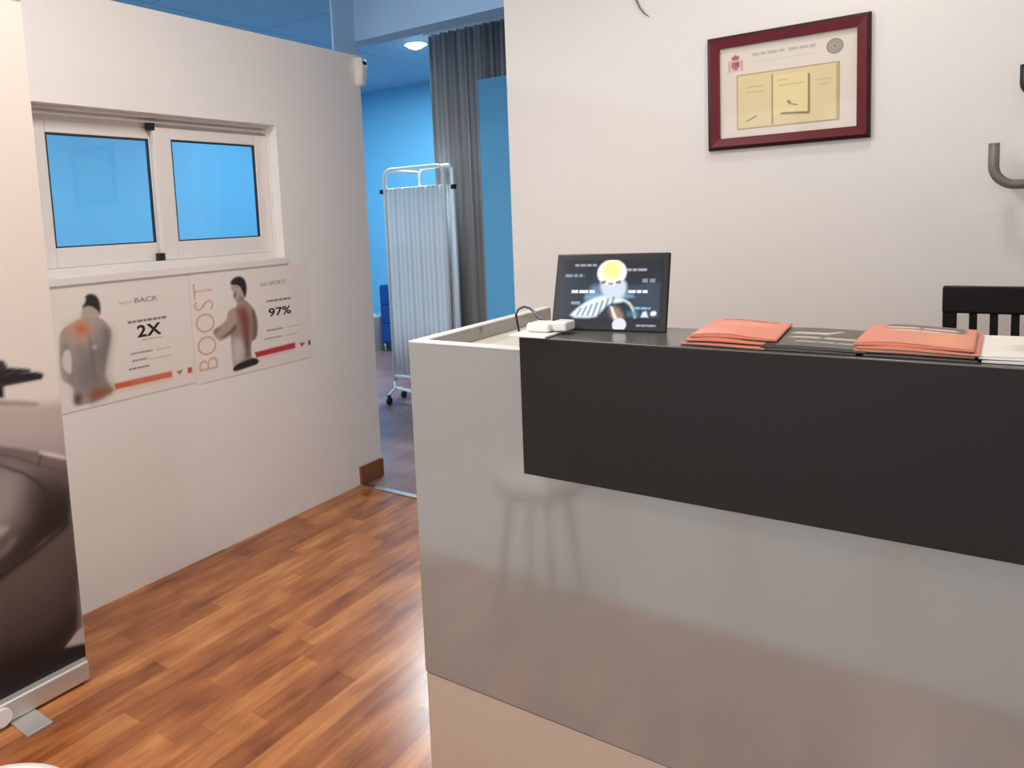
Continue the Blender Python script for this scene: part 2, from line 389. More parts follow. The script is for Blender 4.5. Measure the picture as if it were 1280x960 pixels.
# ================================================================== RECEPTION DESK
desk = thing('reception_desk', 'grey lacquered reception desk with a dark raised counter and beige plinth', 'desk', (XD, YD, 0))
R = (XD, YD, 0)
B('front_panel', XD, XR, YD, YD+0.03, ZK+0.003, ZD-0.004, M['desk'], desk, 0.0015, R)
B('plinth', XD+0.002, XR, YD+0.002, YD+0.03, 0, ZK-0.001, M['plinth'], desk, 0.001, R)
B('side_panel', XD, XD+0.028, YD+0.03, 1.95, 0, ZD-0.004, M['desk'], desk, 0.001, R)
B('side_panel', XR, XR+0.028, YD, 1.95, 0, ZD-0.004, M['desk'], desk, 0.001, R)
bm = bmesh.new(); box(bm, XD, XR+0.028, YD, YD+0.03, ZD-0.004, ZD); box(bm, XD, XD+0.028, YD+0.03, 1.95, ZD-0.004, ZD)
bmesh.ops.translate(bm, verts=bm.verts, vec=(-R[0], -R[1], 0)); mesh_obj('edge_band', bm, M['desk_rim'], desk, bevel=0.001)
B('worktop', XD+0.028, -0.80, YD+0.03, 1.93, 1.018, 1.040, M['desk_in'], desk, 0.002, R)
B('return_panel', -0.83, -0.80, YD+0.03, 1.93, 0, 1.018, M['desk_in'], desk, 0.001, R)
B('worktop', -0.80, XR, YD+0.03, 1.95, 0.72, 0.745, M['desk_in'], desk, 0.002, R)
# raised counter: a hollow dark box hung over the front
bm = bmesh.new()
box(bm, XP, XR+0.03, YP, YD-0.001, ZP0, ZP1-0.003)
box(bm, XP, XR+0.03, YD+0.031, 1.443, ZD+0.001, ZP1-0.003)
box(bm, XP, XR+0.03, YD-0.001, YD+0.031, ZD+0.001, ZP1-0.003)
bmesh.ops.translate(bm, verts=bm.verts, vec=(-R[0], -R[1], 0)); cf = mesh_obj('counter_box', bm, M['counter'], desk, bevel=0.0015)
cf['label'] = 'dark charcoal raised counter hung over the desk front'
B('counter_top', XP, XR+0.03, YP, 1.445, ZP1-0.003, ZP1, M['counter_top'], desk, 0.001, R)

# ================================================================== TABLET
tx, ty, tyaw, tlean, tw, th = -0.5979, 1.3596, 0.1449, 0.3702, 0.2327, 0.1623
tab = thing('tablet', 'black tablet showing a lit head and shoulders picture, leaning on the dark counter', 'tablet', (tx, ty, ZP1+0.001), tyaw)
lean = Matrix.Rotation(-tlean, 4, 'X')
bm = bmesh.new(); box(bm, -tw/2, tw/2, 0, 0.009, 0, th); bmesh.ops.transform(bm, matrix=lean, verts=bm.verts)
mesh_obj('body', bm, M['black_plastic'], tab, bevel=0.003, seg=3)
bm = bmesh.new()
vs = [bm.verts.new(p) for p in ((-0.05, 0.012, 0), (0.05, 0.012, 0), (0.05, 0.075, 0), (-0.05, 0.075, 0), (-0.05, 0.0493, 0.10), (0.05, 0.0493, 0.10))]
for f in ((0, 3, 2, 1), (0, 1, 5, 4), (1, 2, 5), (2, 3, 4, 5), (3, 0, 4)): bm.faces.new([vs[i] for i in f])
mesh_obj('stand', bm, M['black_plastic'], tab, bevel=0.001)
def tplace(u, v):
    p = lean @ Vector((u, -0.0008, v)); return (p.x, p.y, p.z)
rnd = random.Random(3)
TS = [
 ([(-0.1, 0.100), (0.1, 0.106), (0.1, 0.147), (-0.1, 0.147)], (24, 30, 40), 0.02, 0),
 ([(-0.100, 0.03), (0.02, 0.03), (0.01, 0.11), (-0.1, 0.11)], (22, 44, 62), 0.03, 0),
 ([(0.0386, 0.0931), (0.1009, 0.099), (0.1015, 0.0293), (0.0568, 0.0281)], (52, 64, 82), 0.004, 0),
 ([(-0.101, 0.0255), (0.102, 0.0255), (0.102, 0.0075), (-0.101, 0.0075)], (24, 27, 38), 0.002, 0),
 ([(-0.048, 0.076), (0.046, 0.076), (0.05, 0.068), (-0.05, 0.062)], (150, 205, 240), 0.006, 1, 0.6),
 ([(-0.0408, 0.0923), (-0.02, 0.0958), (0.036, 0.094), (0.036, 0.070), (-0.0284, 0.0608), (-0.0505, 0.0517)], (120, 160, 200), 0.008, 1, 0.55),
 ([(-0.0817, 0.0261), (-0.0645, 0.0456), (-0.04, 0.0635), (-0.0069, 0.0741), (0.0043, 0.0728), (0.0268, 0.0673), (0.0467, 0.0562), (0.0568, 0.0281), (0.0514, 0.028), (0.0444, 0.0505), (0.0327, 0.0616), (0.022, 0.0586), (0.0001, 0.0554), (-0.0153, 0.0378), (-0.0256, 0.026)], (225, 240, 250), 0.004, 1),
 ([(0.0357, 0.0588), (0.0506, 0.0393), (0.0516, 0.0252), (0.0355, 0.0248)], (35, 45, 42), 0.004, 1),
 ([(-0.0017, 0.0439), (0.017, 0.0528), (0.0353, 0.0276), (0.0193, 0.0215), (0.0079, 0.0269)], (150, 120, 105), 0.006, 1),
 ([(-0.020, 0.1080), (0.0323, 0.1080), (0.0342, 0.0788), (0.0214, 0.0640), (-0.0036, 0.0640), (-0.019, 0.0842)], (205, 215, 230), 0.005, 2),
 ([(0.030*math.cos(a)+0.0022, 0.1205+0.0275*math.sin(a)) for a in [i*PI/12 for i in range(24)]], (250, 250, 238), 0.003, 0),
 ([(0.0195*math.cos(a)+0.002, 0.1255+0.0195*math.sin(a)) for a in [i*PI/12 for i in range(24)]], (248, 244, 150), 0.008, 0),
 ([(-0.018, 0.102), (-0.010, 0.104), (-0.009, 0.098), (-0.017, 0.097)], (60, 60, 70), 0.003, 0),
 ([(0.012, 0.102), (0.022, 0.104), (0.022, 0.098), (0.012, 0.097)], (60, 60, 70), 0.003, 0),
 ([(-0.003, 0.099), (0.006, 0.099), (0.006, 0.095), (-0.003, 0.095)], (95, 95, 100), 0.003, 0),
 ([(0.0385, 0.0405), (0.060, 0.040), (0.060, 0.030), (0.0385, 0.030)], (70, 130, 160), 0.004, 0, 0.6),
 ([(0.0693, 0.0397), (0.0758, 0.0413), (0.0800, 0.0290), (0.0657, 0.029)], (215, 225, 235), 0.002, 0),
 ([(0.0851, 0.0414), (0.0955, 0.0416), (0.0952, 0.0320), (0.0835, 0.032)], (225, 235, 245), 0.002, 1),
]
for i in range(7):      # ribs of the lit figure
    x = -0.066+i*0.011
    TS.append(([(x, 0.030), (x+0.004, 0.030), (x+0.012, 0.046+0.004*i), (x+0.008, 0.046+0.004*i)], (40, 48, 58), 0.0025, 0, 0.75))
TS.append(([(0.003, 0.050), (0.008, 0.050), (0.020, 0.024), (0.013, 0.024)], (235, 235, 235), 0.003, 0))
for (u0, u1, v, h, c) in ((-0.0755, -0.0301, 0.1366, 0.0048, (150, 160, 172)), (-0.0949, -0.0547, 0.1145, 0.0060, (130, 146, 158)), (0.0327, 0.0735, 0.1260, 0.0050, (165, 170, 182)),
        (-0.0788, -0.0300, 0.0805, 0.0060, (250, 250, 250)), (0.0379, 0.0758, 0.0810, 0.0056, (245, 245, 250)), (-0.0779, -0.0586, 0.0565, 0.0060, (140, 152, 165)),
        (0.0526, 0.0831, 0.0470, 0.0044, (120, 190, 215)), (0.0646, 0.0898, 0.1035, 0.0080, (130, 135, 148)), (0.0578, 0.0958, 0.0122, 0.0034, (165, 170, 178))):
    for p in word_line(u0, u1, v, h, rnd): TS.append((p, c, 0.0012, 0))
TS.append(([(0.0242+0.0140*math.cos(a), 0.0130+0.0136*math.sin(a)) for a in [i*PI/12 for i in range(24)]], (222, 222, 232), 0.0014, 0))
print_sheet('screen', -0.1023, 0.1023, 0.0035, 0.1475, 0.0011, (28, 38, 52), TS, tplace, M['screen_led'], tab)

# ================================================================== POWER ADAPTER with its cable
ad = thing('power_adapter', 'white plastic charger block with dark cable on the counter corner', 'charger', (-0.703, 1.300, ZP1+0.001), 0.0)
bm = bmesh.new(); box(bm, -0.030, 0.022, -0.028, 0.024, 0.004, 0.022); mesh_obj('body', bm, M['white_plastic'], ad, bevel=0.007, seg=3)
bm = bmesh.new(); box(bm, 0.018, 0.052, -0.012, 0.030, 0.006, 0.025); mesh_obj('plug', bm, M['white_plastic'], ad, bevel=0.004, seg=3)
bm = bmesh.new(); box(bm, -0.046, 0.034, -0.066, 0.010, 0.0, 0.004); pz = mesh_obj('base_plate', bm, M['white_plastic'], ad, bevel=0.001)
bm = bmesh.new()
tube(bm, [(-0.026, 0.018, 0.013), (-0.035, 0.060, 0.014), (-0.072, 0.100, 0.016), (-0.109, 0.150, 0.020), (-0.148, 0.200, 0.020), (-0.191, 0.250, 0.016), (-0.237, 0.300, 0.001), (-0.268, 0.340, -0.018), (-0.272, 0.360, -0.071)], 0.0030, 8)
c = mesh_obj('cable', bm, M['black_plastic'], ad, smooth=True); c['label'] = 'thin dark cable'

# ================================================================== LEAFLETS on the counter
def leaflet(name, label, w, d, mt, x, y, z, rz, wave, group, art=None, fold=0.0):
    """one folded leaflet: a slightly bowed double sheet, w along x, d along y"""
    o = thing(name, label, 'leaflet', (x, y, z), rz, group)
    n = 14
    def h(u, v):
        return wave*(0.5-0.5*math.cos(2*PI*(u**0.7)))*(1.0-0.25*v)+fold*(1-u)
    bm = bmesh.new(); grids = []
    for k, (dz, f_) in enumerate(((0.0, 0.35), (0.0013, 0.42), (0.0028, 1.0))):
        grids.append([[bm.verts.new((w*i/n, d*j/6, h(i/n, j/6)*f_+dz)) for i in range(n+1)] for j in range(7)])
    a, m_, b = grids
    def quad(p, mi):
        f = bm.faces.new(p); f.material_index = mi
    for j in range(6):
        for i in range(n):
            quad((a[j][i+1], a[j][i], a[j+1][i], a[j+1][i+1]), 1); quad((b[j][i], b[j][i+1], b[j+1][i+1], b[j+1][i]), 0)
    for lo, hi, mi in ((a, m_, 1), (m_, b, 0)):
        for i in range(n): quad((lo[0][i], lo[0][i+1], hi[0][i+1], hi[0][i]), mi); quad((lo[6][i+1], lo[6][i], hi[6][i], hi[6][i+1]), mi)
        for j in range(6): quad((lo[j+1][0], lo[j][0], hi[j][0], hi[j+1][0]), mi); quad((lo[j][n], lo[j+1][n], hi[j+1][n], hi[j][n]), mi)
    mesh_obj('sheet', bm, [mt, M['paper'] if mt is M['paper'] else M['dark_paper']], o, smooth=False)  # dark lower sheet, its colour standing in for shade between leaflets
    if art:
        base, layers = art
        print_sheet('cover_print', 0.002, w-0.002, 0.002, d-0.002, 0.0045, base, layers, lambda u, v: (u, v, h(u/w, v/d)+0.0034), M['print_gloss'], o, fac=1.25 if mt is M['paper'] else 1.05)
    return o
def cover_layers(w, d, col, seed, rows, darkband=None, flat=(1, 1)):
    r = random.Random(seed); out = []
    if darkband: out.append((darkband, (60, 55, 52), 0.004, 0))
    for (v, hgt, u0, u1) in rows:
        for p in word_line(u0*w, u1*w, v*d, hgt, r): out.append((p, col, 0.002, 0))
    return out
W5, D5 = 0.140, 0.205
OR = (222, 128, 100)
artA = (OR, cover_layers(W5, D5, (95, 60, 52), 1, [(0.86, 0.010, 0.12, 0.85)])+[([(0.02, 0.10), (0.09, 0.12), (0.13, 0.155), (0.03, 0.15)], (238, 150, 112), 0.02, 1), ([(0, 0), (0.05, 0), (0.045, 0.06), (0, 0.07)], (228, 150, 135), 0.02, 0)])
artB = (OR, cover_layers(W5, D5, (228, 205, 190), 2, [(0.80, 0.014, 0.2, 0.95), (0.66, 0.010, 0.3, 0.9)], [(0.025, 0.150), (0.138, 0.140), (0.138, 0.196), (0.028, 0.197)])+[([(0.08, 0.02), (0.135, 0.02), (0.135, 0.12), (0.10, 0.13)], (235, 145, 95), 0.02, 1)])
g1, g2, g3, g4 = 'orange leaflets beside the tablet', 'charcoal leaflets in the middle of the counter', 'orange leaflets beside the chair', 'white leaflets at the right edge'
z = ZP1+0.001
names1 = ['bottom orange leaflet of the pile beside the tablet', 'second orange leaflet from the bottom of the pile beside the tablet', 'topmost curled orange leaflet of the pile beside the tablet']
for i, (dx, dy, rz, wv) in enumerate(((0.0, 0.0, -0.05, 0.0015), (0.006, 0.006, 0.02, 0.004), (0.012, 0.016, 0.06, 0.005))):
    leaflet('leaflet', names1[i], W5, D5-0.01, M['orange_paper'], -0.418+dx, 1.262+dy, z, rz, wv, g1, artA if i == 2 else None, 0.0015*i); z += 0.0046
z = ZP1+0.001
artD = ((70, 64, 58), cover_layers(W5, D5, (185, 178, 165), 5, [(0.66, 0.022, 0.14, 0.62), (0.44, 0.016, 0.18, 0.9), (0.24, 0.009, 0.30, 0.95)])+[([(0.05, 0.14), (0.075, 0.13), (0.095, 0.165), (0.088, 0.168), (0.072, 0.142)], (200, 195, 185), 0.004, 0)])
names2 = ['charcoal leaflet lying under another in the middle of the counter', 'charcoal leaflet with pale lettering, topmost between the orange piles']
for i, (dx, dy, rz) in enumerate(((0.0, 0.0, 0.0), (0.003, 0.006, -0.03))):
    leaflet('leaflet', names2[i], 0.150, D5-0.005, M['dark_paper'], -0.287+dx, 1.258+dy, z, rz, 0.0015, g2, artD if i == 1 else None); z += 0.0042
z = ZP1+0.001
names3 = ['bottom orange leaflet of the right pile, showing a dark edge', 'second orange leaflet from the bottom of the right pile', 'third orange leaflet of the right pile, slightly bowed', 'topmost orange leaflet of the right pile, with pale lettering on a dark band']
for i, (dx, dy, rz, wv) in enumerate(((0.0, 0.0, 0.0, 0.001), (-0.003, 0.003, 0.015, 0.002), (0.002, 0.004, -0.03, 0.0035), (-0.004, 0.010, -0.02, 0.004))):
    leaflet('leaflet', names3[i], 0.152, D5-0.004, M['dark_paper'] if i == 0 else M['orange_paper'], -0.147+dx, 1.258+dy, z, rz, wv, g3, artB if i == 3 else None, 0.002 if i else 0); z += 0.0043
z = ZP1+0.001
artW = ((226, 219, 212), cover_layers(0.21, 0.20, (190, 175, 165), 8, [(0.5, 0.006, 0.2, 0.6)])+[([(0.04, 0.05), (0.12, 0.04), (0.16, 0.10), (0.10, 0.14), (0.05, 0.11)], (196, 186, 170), 0.02, 1), ([(0.07, 0.03), (0.15, 0.03), (0.15, 0.07), (0.08, 0.07)], (205, 170, 160), 0.02, 1), ([(0.07, 0.13), (0.14, 0.12), (0.15, 0.145), (0.08, 0.155)], (170, 165, 165), 0.01, 1)])
names4 = ['lower white leaflet under the printed one at the right end', 'white leaflet with a pale picture, topmost at the right end of the counter']
for i, (dx, dy, rz) in enumerate(((0.0, 0.0, 0.0), (-0.004, 0.004, 0.02))):
    leaflet('leaflet', names4[i], 0.21, 0.20, M['paper'], 0.010+dx, 1.262+dy, z, rz, 0.001, g4, artW if i == 1 else None); z += 0.0045

# ================================================================== FRAMED DIPLOMA
dx0, dx1, dz0, dz1 = -0.786, -0.281, 1.548, 1.935
dip = thing('framed_diploma', 'diploma in a dark red wooden frame hanging on the wall above the desk', 'picture', (dx0, YB, dz0))
FW, FH = dx1-dx0, dz1-dz0; fb = 0.039
bm = bmesh.new()
def mitre(bm, W, H, b, y0, y1, y2):
    o = [(0, 0), (W, 0), (W, H), (0, H)]; i_ = [(b, b), (W-b, b), (W-b, H-b), (b, H-b)]; e = 0.011
    o2 = [(e, e), (W-e, e), (W-e, H-e), (e, H-e)]
    R_ = []
    for ring, y in ((o, y0), (o, y1), (o2, y2), (i_, y2+0.006), (i_, y0)):
        R_.append([bm.verts.new((x, y, z)) for x, z in ring])
    for k in range(4):
        for a, b_ in zip(R_, R_[1:]+R_[:1]):
            f = bm.faces.new((a[k], a[(k+1) % 4], b_[(k+1) % 4], b_[k]))
            f.material_index = 1 if (a is R_[0] or a is R_[1]) else 0
mitre(bm, FW, FH, fb, -0.001, -0.018, -0.026)
mesh_obj('frame', bm, [M['frame_red'], M['frame_edge']], dip)
B('backing', fb-0.004, FW-fb+0.004, -0.006, -0.002, fb-0.004, FH-fb+0.004, M['paper'], dip)
def dplace(d): return lambda u, v: (u, -d, v)
cu0, cu1, cv0, cv1 = -0.690-dx0, -0.370-dx0, 1.613-dz0, 1.799-dz0
rnd = random.Random(11)
DL = []
CR = (214, 196, 150)
def rect(a, b, c, d): return [(a, c), (b, c), (b, d), (a, d)]
BR = (150, 122, 70)
DL.append((rect(cu0, cu1, cv0, cv1), BR, 0.002, 0)); DL.append((rect(cu0+0.003, cu1-0.003, cv0+0.004, cv1-0.003), CR, 0.002, 0))
DL.append((rect(cu1-0.010, cu1-0.003, cv0+0.004, cv1-0.004), (170, 145, 92), 0.003, 0, 0.8))
fx0, fx1, fz0, fz1 = -0.575-dx0, -0.463-dx0, 1.640-dz0, 1.782-dz0
DL.append((rect(fx0-0.0015, fx0+0.0025, cv0+0.008, fz1+0.004), (120, 96, 52), 0.002, 0))
DL.append((rect(fx0+0.003, fx1, fz0+0.012, fz1), (222, 204, 152), 0.003, 0))
DL.append((rect(fx1-0.001, fx1+0.005, fz0+0.008, fz1-0.008), (118, 94, 50), 0.003, 0))
DL.append(([(fx0+0.025, fz0+0.011), (fx1+0.004, fz0+0.004), (fx1+0.004, fz0+0.011), (fx0+0.03, fz0+0.017)], (110, 88, 48), 0.003, 0))
DL.append(([(fx0+0.045, fz0+0.052), (fx0+0.055, fz0+0.056), (fx0+0.060, fz0+0.044), (fx0+0.080, fz0+0.038), (fx0+0.078, fz0+0.034), (fx0+0.052, fz0+0.042)], (105, 88, 55), 0.002, 0, 0.8))
DL.append(([(cu0+0.026, cv0+0.026), (cu0+0.062, cv0+0.044), (cu0+0.066, cv0+0.040), (cu0+0.036, cv0+0.026)], (120, 104, 66), 0.002, 0, 0.8))
for (u0, u1, v) in ((cu0+0.035, cu0+0.085, cv1-0.045), (cu0+0.03, cu0+0.09, cv1-0.062), (fx0+0.015, fx0+0.05, fz1-0.018), (fx0+0.02, fx1-0.012, fz1-0.035), (fx1+0.025, fx1+0.07, cv1-0.05), (fx1+0.03, fx1+0.065, cv1-0.065)):
    for p in word_line(u0, u1, v, 0.0035, rnd): DL.append((p, (176, 152, 102), 0.002, 0, 0.7))
for p in word_line(0.148, 0.250, 0.313, 0.0095, rnd): DL.append((p, (150, 152, 160), 0.003, 0, 0.75))
for p in word_line(0.262, 0.345, 0.313, 0.0095, rnd): DL.append((p, (150, 152, 160), 0.003, 0, 0.75))
for p in word_line(0.155, 0.335, 0.288, 0.003, rnd): DL.append((p, (190, 185, 178), 0.002, 0, 0.7))
# red coat of arms: crown, shield between two columns
cx, cz = 0.092, 0.292; cr_ = (172, 92, 98)
DL += [(rect(cx-0.024, cx-0.017, cz-0.022, cz+0.010), (196, 140, 140), 0.003, 0), (rect(cx+0.017, cx+0.024, cz-0.022, cz+0.010), (196, 140, 140), 0.003, 0),
       ([(cx-0.014, cz+0.006), (cx+0.014, cz+0.006), (cx+0.014, cz-0.014), (cx, cz-0.026), (cx-0.014, cz-0.014)], cr_, 0.003, 0),
       (rect(cx-0.001, cx+0.012, cz-0.008, cz+0.004), (140, 56, 66), 0.003, 0),
       ([(cx-0.011, cz+0.010), (cx+0.011, cz+0.010), (cx+0.013, cz+0.022), (cx+0.004, cz+0.026), (cx, cz+0.030), (cx-0.004, cz+0.026), (cx-0.013, cz+0.022)], (158, 76, 84), 0.003, 0),
       (rect(cx-0.028, cx+0.028, cz-0.027, cz-0.022), (205, 158, 155), 0.003, 0)]
sx, sz = 0.4015, 0.3005
circ = lambda r, n=24: [(sx+r*math.cos(2*PI*i/n), sz+r*math.sin(2*PI*i/n)) for i in range(n)]
DL += [(circ(0.0245), (104, 102, 92), 0.002, 0), (circ(0.0205), (176, 172, 158), 0.002, 0), (circ(0.0185), (108, 106, 96), 0.002, 0)]
for i in range(12):
    a = 2*PI*i/12; DL.append(([(sx+0.009*math.cos(a-.12), sz+0.009*math.sin(a-.12)), (sx+0.018*math.cos(a-.10), sz+0.018*math.sin(a-.10)), (sx+0.018*math.cos(a+.10), sz+0.018*math.sin(a+.10)), (sx+0.009*math.cos(a+.12), sz+0.009*math.sin(a+.12))], (185, 180, 165), 0.002, 0))
DL += [(circ(0.0075), (180, 176, 160), 0.002, 0), (circ(0.0045), (96, 94, 88), 0.002, 0)]
print_sheet('diploma_sheet', fb-0.003, FW-fb+0.003, fb-0.003, FH-fb+0.003, 0.0016, (214, 204, 192), DL, dplace(0.0075), M['print'], dip, fac=1.12)
B('glass', fb-0.003, FW-fb+0.003, -0.0115, -0.0095, fb-0.003, FH-fb+0.003, M['clear_glass'], dip)

# ================================================================== COAT HOOK and wire
hk = thing('coat_hook', 'grey metal coat hook with upturned arms on the wall above the dark chair', 'hook', (0.165, YB, 1.40))
bm = bmesh.new(); box(bm, -0.022, 0.022, -0.008, 0.0, -0.085, 0.30); mesh_obj('back_plate', bm, M['hook_metal'], hk, bevel=0.003)
rr = 0.0135
for s in (-1, 1):
    pts = [Vector((0, -0.008, -0.025)), Vector((s*0.02, -0.06, -0.0245))]+[Vector((s*0.055, -0.085, -0.0245))]
    pts += arc((s*0.073, -0.085, 0.0305), 0.055, -PI/2, 0, 8, (s, 0, 0), (0, 0, 1)) + [Vector((s*0.128, -0.085, 0.095))]
    bm = bmesh.new(); tube(bm, pts, rr, 14); mesh_obj('arm', bm, M['hook_metal'], hk, smooth=True, bevel=0)
bm = bmesh.new()
pts = [Vector((0, -0.008, 0.235)), Vector((-0.02, -0.06, 0.225))]+arc((-0.033, -0.085, 0.255), 0.03, -PI/2, -PI, 5, (1, 0, 0), (0, 0, 1))+[Vector((-0.063, -0.085, 0.305))]
tube(bm, pts, 0.0115, 12); mesh_obj('upper_arm', bm, M['black_plastic'], hk, smooth=True)
wr = thing('wall_wire', 'thin grey wire curving down the wall left of the diploma', 'wire', (-1.05, YB, 2.05))
bm = bmesh.new(); tube(bm, [(0.0, -0.004, 0.60), (-0.004, -0.004, 0.30), (-0.008, -0.004, 0.14), (0.002, -0.005, 0.075), (0.016, -0.005, 0.044), (0.034, -0.005, 0.020), (0.050, -0.004, 0.006)], [0.0042, 0.0042, 0.0042, 0.004, 0.0034, 0.0026, 0.0012], 8)
mesh_obj('strand', bm, M['hook_metal'], wr, smooth=True)

# ================================================================== CHAIR behind the desk
chx, chy = -0.072, 2.42
ch = thing('dining_chair', 'very dark wooden slat-back chair behind the desk at the right edge', 'chair', (chx+0.205, chy, 0))
hw = 0.205
def leaning_box(bm, x0, x1, y0, y1, z0, z1, dy):
    vs = box(bm, x0, x1, y0, y1, z0, z1)
    for v in vs[4:]: v.co.y += dy
for s in (-1, 1):
    bm = bmesh.new(); x0 = -hw if s < 0 else hw-0.033
    leaning_box(bm, x0, x0+0.033, -0.02, 0.015, 0, 0.46, -0.0); leaning_box(bm, x0, x0+0.033, -0.02, 0.015, 0.46, 1.085, 0.03)
    mesh_obj('leg', bm, M['wood_dark'], ch, bevel=0.004)
    bm = bmesh.new(); leaning_box(bm, x0, x0+0.035, -0.42, -0.385, 0, 0.435, 0.0); mesh_obj('leg', bm, M['wood_dark'], ch, bevel=0.004)
bm = bmesh.new(); box(bm, -hw-0.005, hw+0.005, -0.44, -0.022, 0.437, 0.465); mesh_obj('seat', bm, M['wood_dark'], ch, bevel=0.008, seg=3)
bm = bmesh.new(); leaning_box(bm, -hw-0.001, hw+0.001, 0.003, 0.036, 1.031, 1.104, 0.006); mesh_obj('top_rail', bm, M['wood_dark'], ch, bevel=0.006, seg=3)
bm = bmesh.new(); box(bm, -hw+0.033, hw-0.033, -0.012, 0.012, 0.60, 0.645); mesh_obj('lower_rail', bm, M['wood_dark'], ch, bevel=0.003)
x = -hw+0.033+0.0275
while x < hw-0.05:
    bm = bmesh.new(); leaning_box(bm, x, x+0.0185, -0.007, 0.009, 0.645, 1.031, 0.020); mesh_obj('slat', bm, M['wood_dark'], ch, bevel=0.002); x += 0.046
for y in (-0.40,):
    bm = bmesh.new(); box(bm, -hw+0.035, hw-0.035, y-0.01, y+0.01, 0.18, 0.21); mesh_obj('stretcher', bm, M['wood_dark'], ch, bevel=0.003)

# ================================================================== POSTERS on the partition
def wall_place(d, o): return lambda u, v: (d, u-o[1], v-o[2])
def poster(name, label, y0, y1, z0, z1, layers, base=(205, 198, 193)):
    o = thing(name, label, 'poster', (XL, y0, z0))
    B('sheet', 0.0002, 0.0022, 0, y1-y0, 0, z1-z0, M['paper'], o)
    print_sheet('picture', y0+0.002, y1-0.002, z0+0.002, z1-0.002, 0.0026, base, layers, wall_place(0.0026, o.location), M['print'], o, fac=1.12, base_fac=1.42)
    return o
rnd = random.Random(7)
P1 = [
 ([(1.381,1.138),(1.399,1.144),(1.421,1.136),(1.433,1.112),(1.434,1.083),(1.428,1.06),(1.418,1.076),(1.394,1.099),(1.369,1.088),(1.366,1.1),(1.381,1.118)], (42, 38, 38), 0.006, 1),
 ([(1.363,1.095),(1.394,1.101),(1.426,1.075),(1.425,1.049),(1.411,1.03),(1.357,1.04)], (178, 166, 156), 0.006, 1),
 ([(1.358,1.062),(1.326,1.046),(1.289,1.032),(1.276,1.006),(1.272,.951),(1.269,.902),(1.271,.851),(1.305,.83),(1.308,.809),(1.303,.762),(1.325,.751),(1.383,.752),(1.457,.774),(1.439,.804),(1.425,.842),(1.432,.888),(1.449,.932),(1.465,.988),(1.46,1.018),(1.43,1.055)], (166, 155, 147), 0.007, 1),
 ([(1.426,1.006),(1.464,.994),(1.445,.921),(1.423,.843),(1.439,.798),(1.387,.785),(1.32,.805),(1.314,.865),(1.344,.939),(1.4,.971)], (126, 117, 117), 0.045, 1, 0.9),
 ([(1.435,1.02),(1.464,1.0),(1.446,.921),(1.425,.85),(1.415,.88),(1.43,.95)], (112, 104, 106), 0.018, 1, 0.7),
 ([(1.275,.93),(1.30,.83),(1.31,.83),(1.318,.96),(1.29,.99)], (132, 124, 122), 0.012, 1, 0.7),
 ([(1.376,1.02),(1.380,1.02),(1.392,.93),(1.388,.83),(1.384,.83),(1.384,.93)], (112, 104, 102), 0.012, 1, 0.8),
 ([(1.395,.99),(1.43,1.0),(1.44,.97),(1.41,.94)], (146, 136, 132), 0.016, 1, 0.7),
 ([(1.33,.97),(1.36,.96),(1.36,.93),(1.33,.92)], (136, 127, 122), 0.016, 1, 0.6),
 ([(1.296,.958),(1.31,.953),(1.313,.922),(1.306,.866),(1.288,.881),(1.276,.906),(1.282,.944)], (214, 204, 196), 0.006, 1),
 ([(1.31,1.038),(1.357,1.052),(1.395,1.035),(1.385,1.0),(1.352,.985),(1.325,1.008)], (206, 148, 116), 0.035, 2, 0.9),
 ([(1.34,1.033),(1.357,1.04),(1.374,1.03),(1.372,1.01),(1.352,1.003),(1.338,1.014)], (196, 102, 62), 0.022, 2, 0.9),
 ([(1.361,.798),(1.406,.803),(1.447,.795),(1.456,.775),(1.384,.753),(1.363,.755)], (142, 86, 62), 0.022, 1, 0.95),
 ([(1.309,.792),(1.33,.796),(1.336,.774),(1.323,.757),(1.307,.764)], (70, 64, 66), 0.018, 1),
 ([(1.39,.955),(1.405,.957),(1.405,.944),(1.392,.944)], (186, 176, 172), 0.01, 1),
 ([(1.458,.803),(1.698,.803),(1.698,.780),(1.460,.780)], (204, 98, 58), 0.004, 0),
 ([(1.53,.802),(1.695,.802),(1.695,.781),(1.53,.781)], (204, 128, 104), 0.01, 0, 0.55),
 ([(1.46,.778),(1.70,.778),(1.70,.766),(1.46,.766)], (228, 196, 176), 0.006, 0, 0.7),
 ([(1.718,.799),(1.748,.799),(1.732,.781)], (172, 96, 72), 0.004, 0), ([(1.769,.802),(1.790,.802),(1.790,.780),(1.768,.780)], (190, 84, 60), 0.004, 0),
]
for p in word_line(1.532, 1.697, 1.0195, 0.0085, rnd): P1.append((p, (104, 96, 92), 0.003, 0))
for (u0, u1, v, h, c) in ((1.533, 1.625, .900, .0055, (128, 118, 112)), (1.640, 1.70, .899, .003, (176, 164, 158)), (1.537, 1.599, .8725, .0065, (126, 118, 112)), (1.608, 1.704, .8670, .003, (190, 164, 160)), (1.52, 1.606, .8435, .0060, (112, 104, 100)), (1.583, 1.67, .9455, .0035, (170, 160, 154))):
    for p in word_line(u0, u1, v, h, rnd): P1.append((p, c, 0.002, 0))
po1 = poster('poster', 'poster of a bare back with a bun and 2X, under the left window pane', 1.206, 1.803, .735, 1.172, P1)
rp = wall_place(0.0031, po1.location)
text_obj('lettering', 'win', (1.503, 1.089, 1.556, 1.104), rp, M['ink_pale_orange'], po1)
text_obj('lettering', 'BACK', (1.566, 1.089, 1.664, 1.108), rp, M['ink_grey'], po1, bold=0.01)
text_obj('lettering', '2X', (1.566, .957, 1.668, 1.004), rp, M['ink_black'], po1, bold=0.03, spacing=1.1)

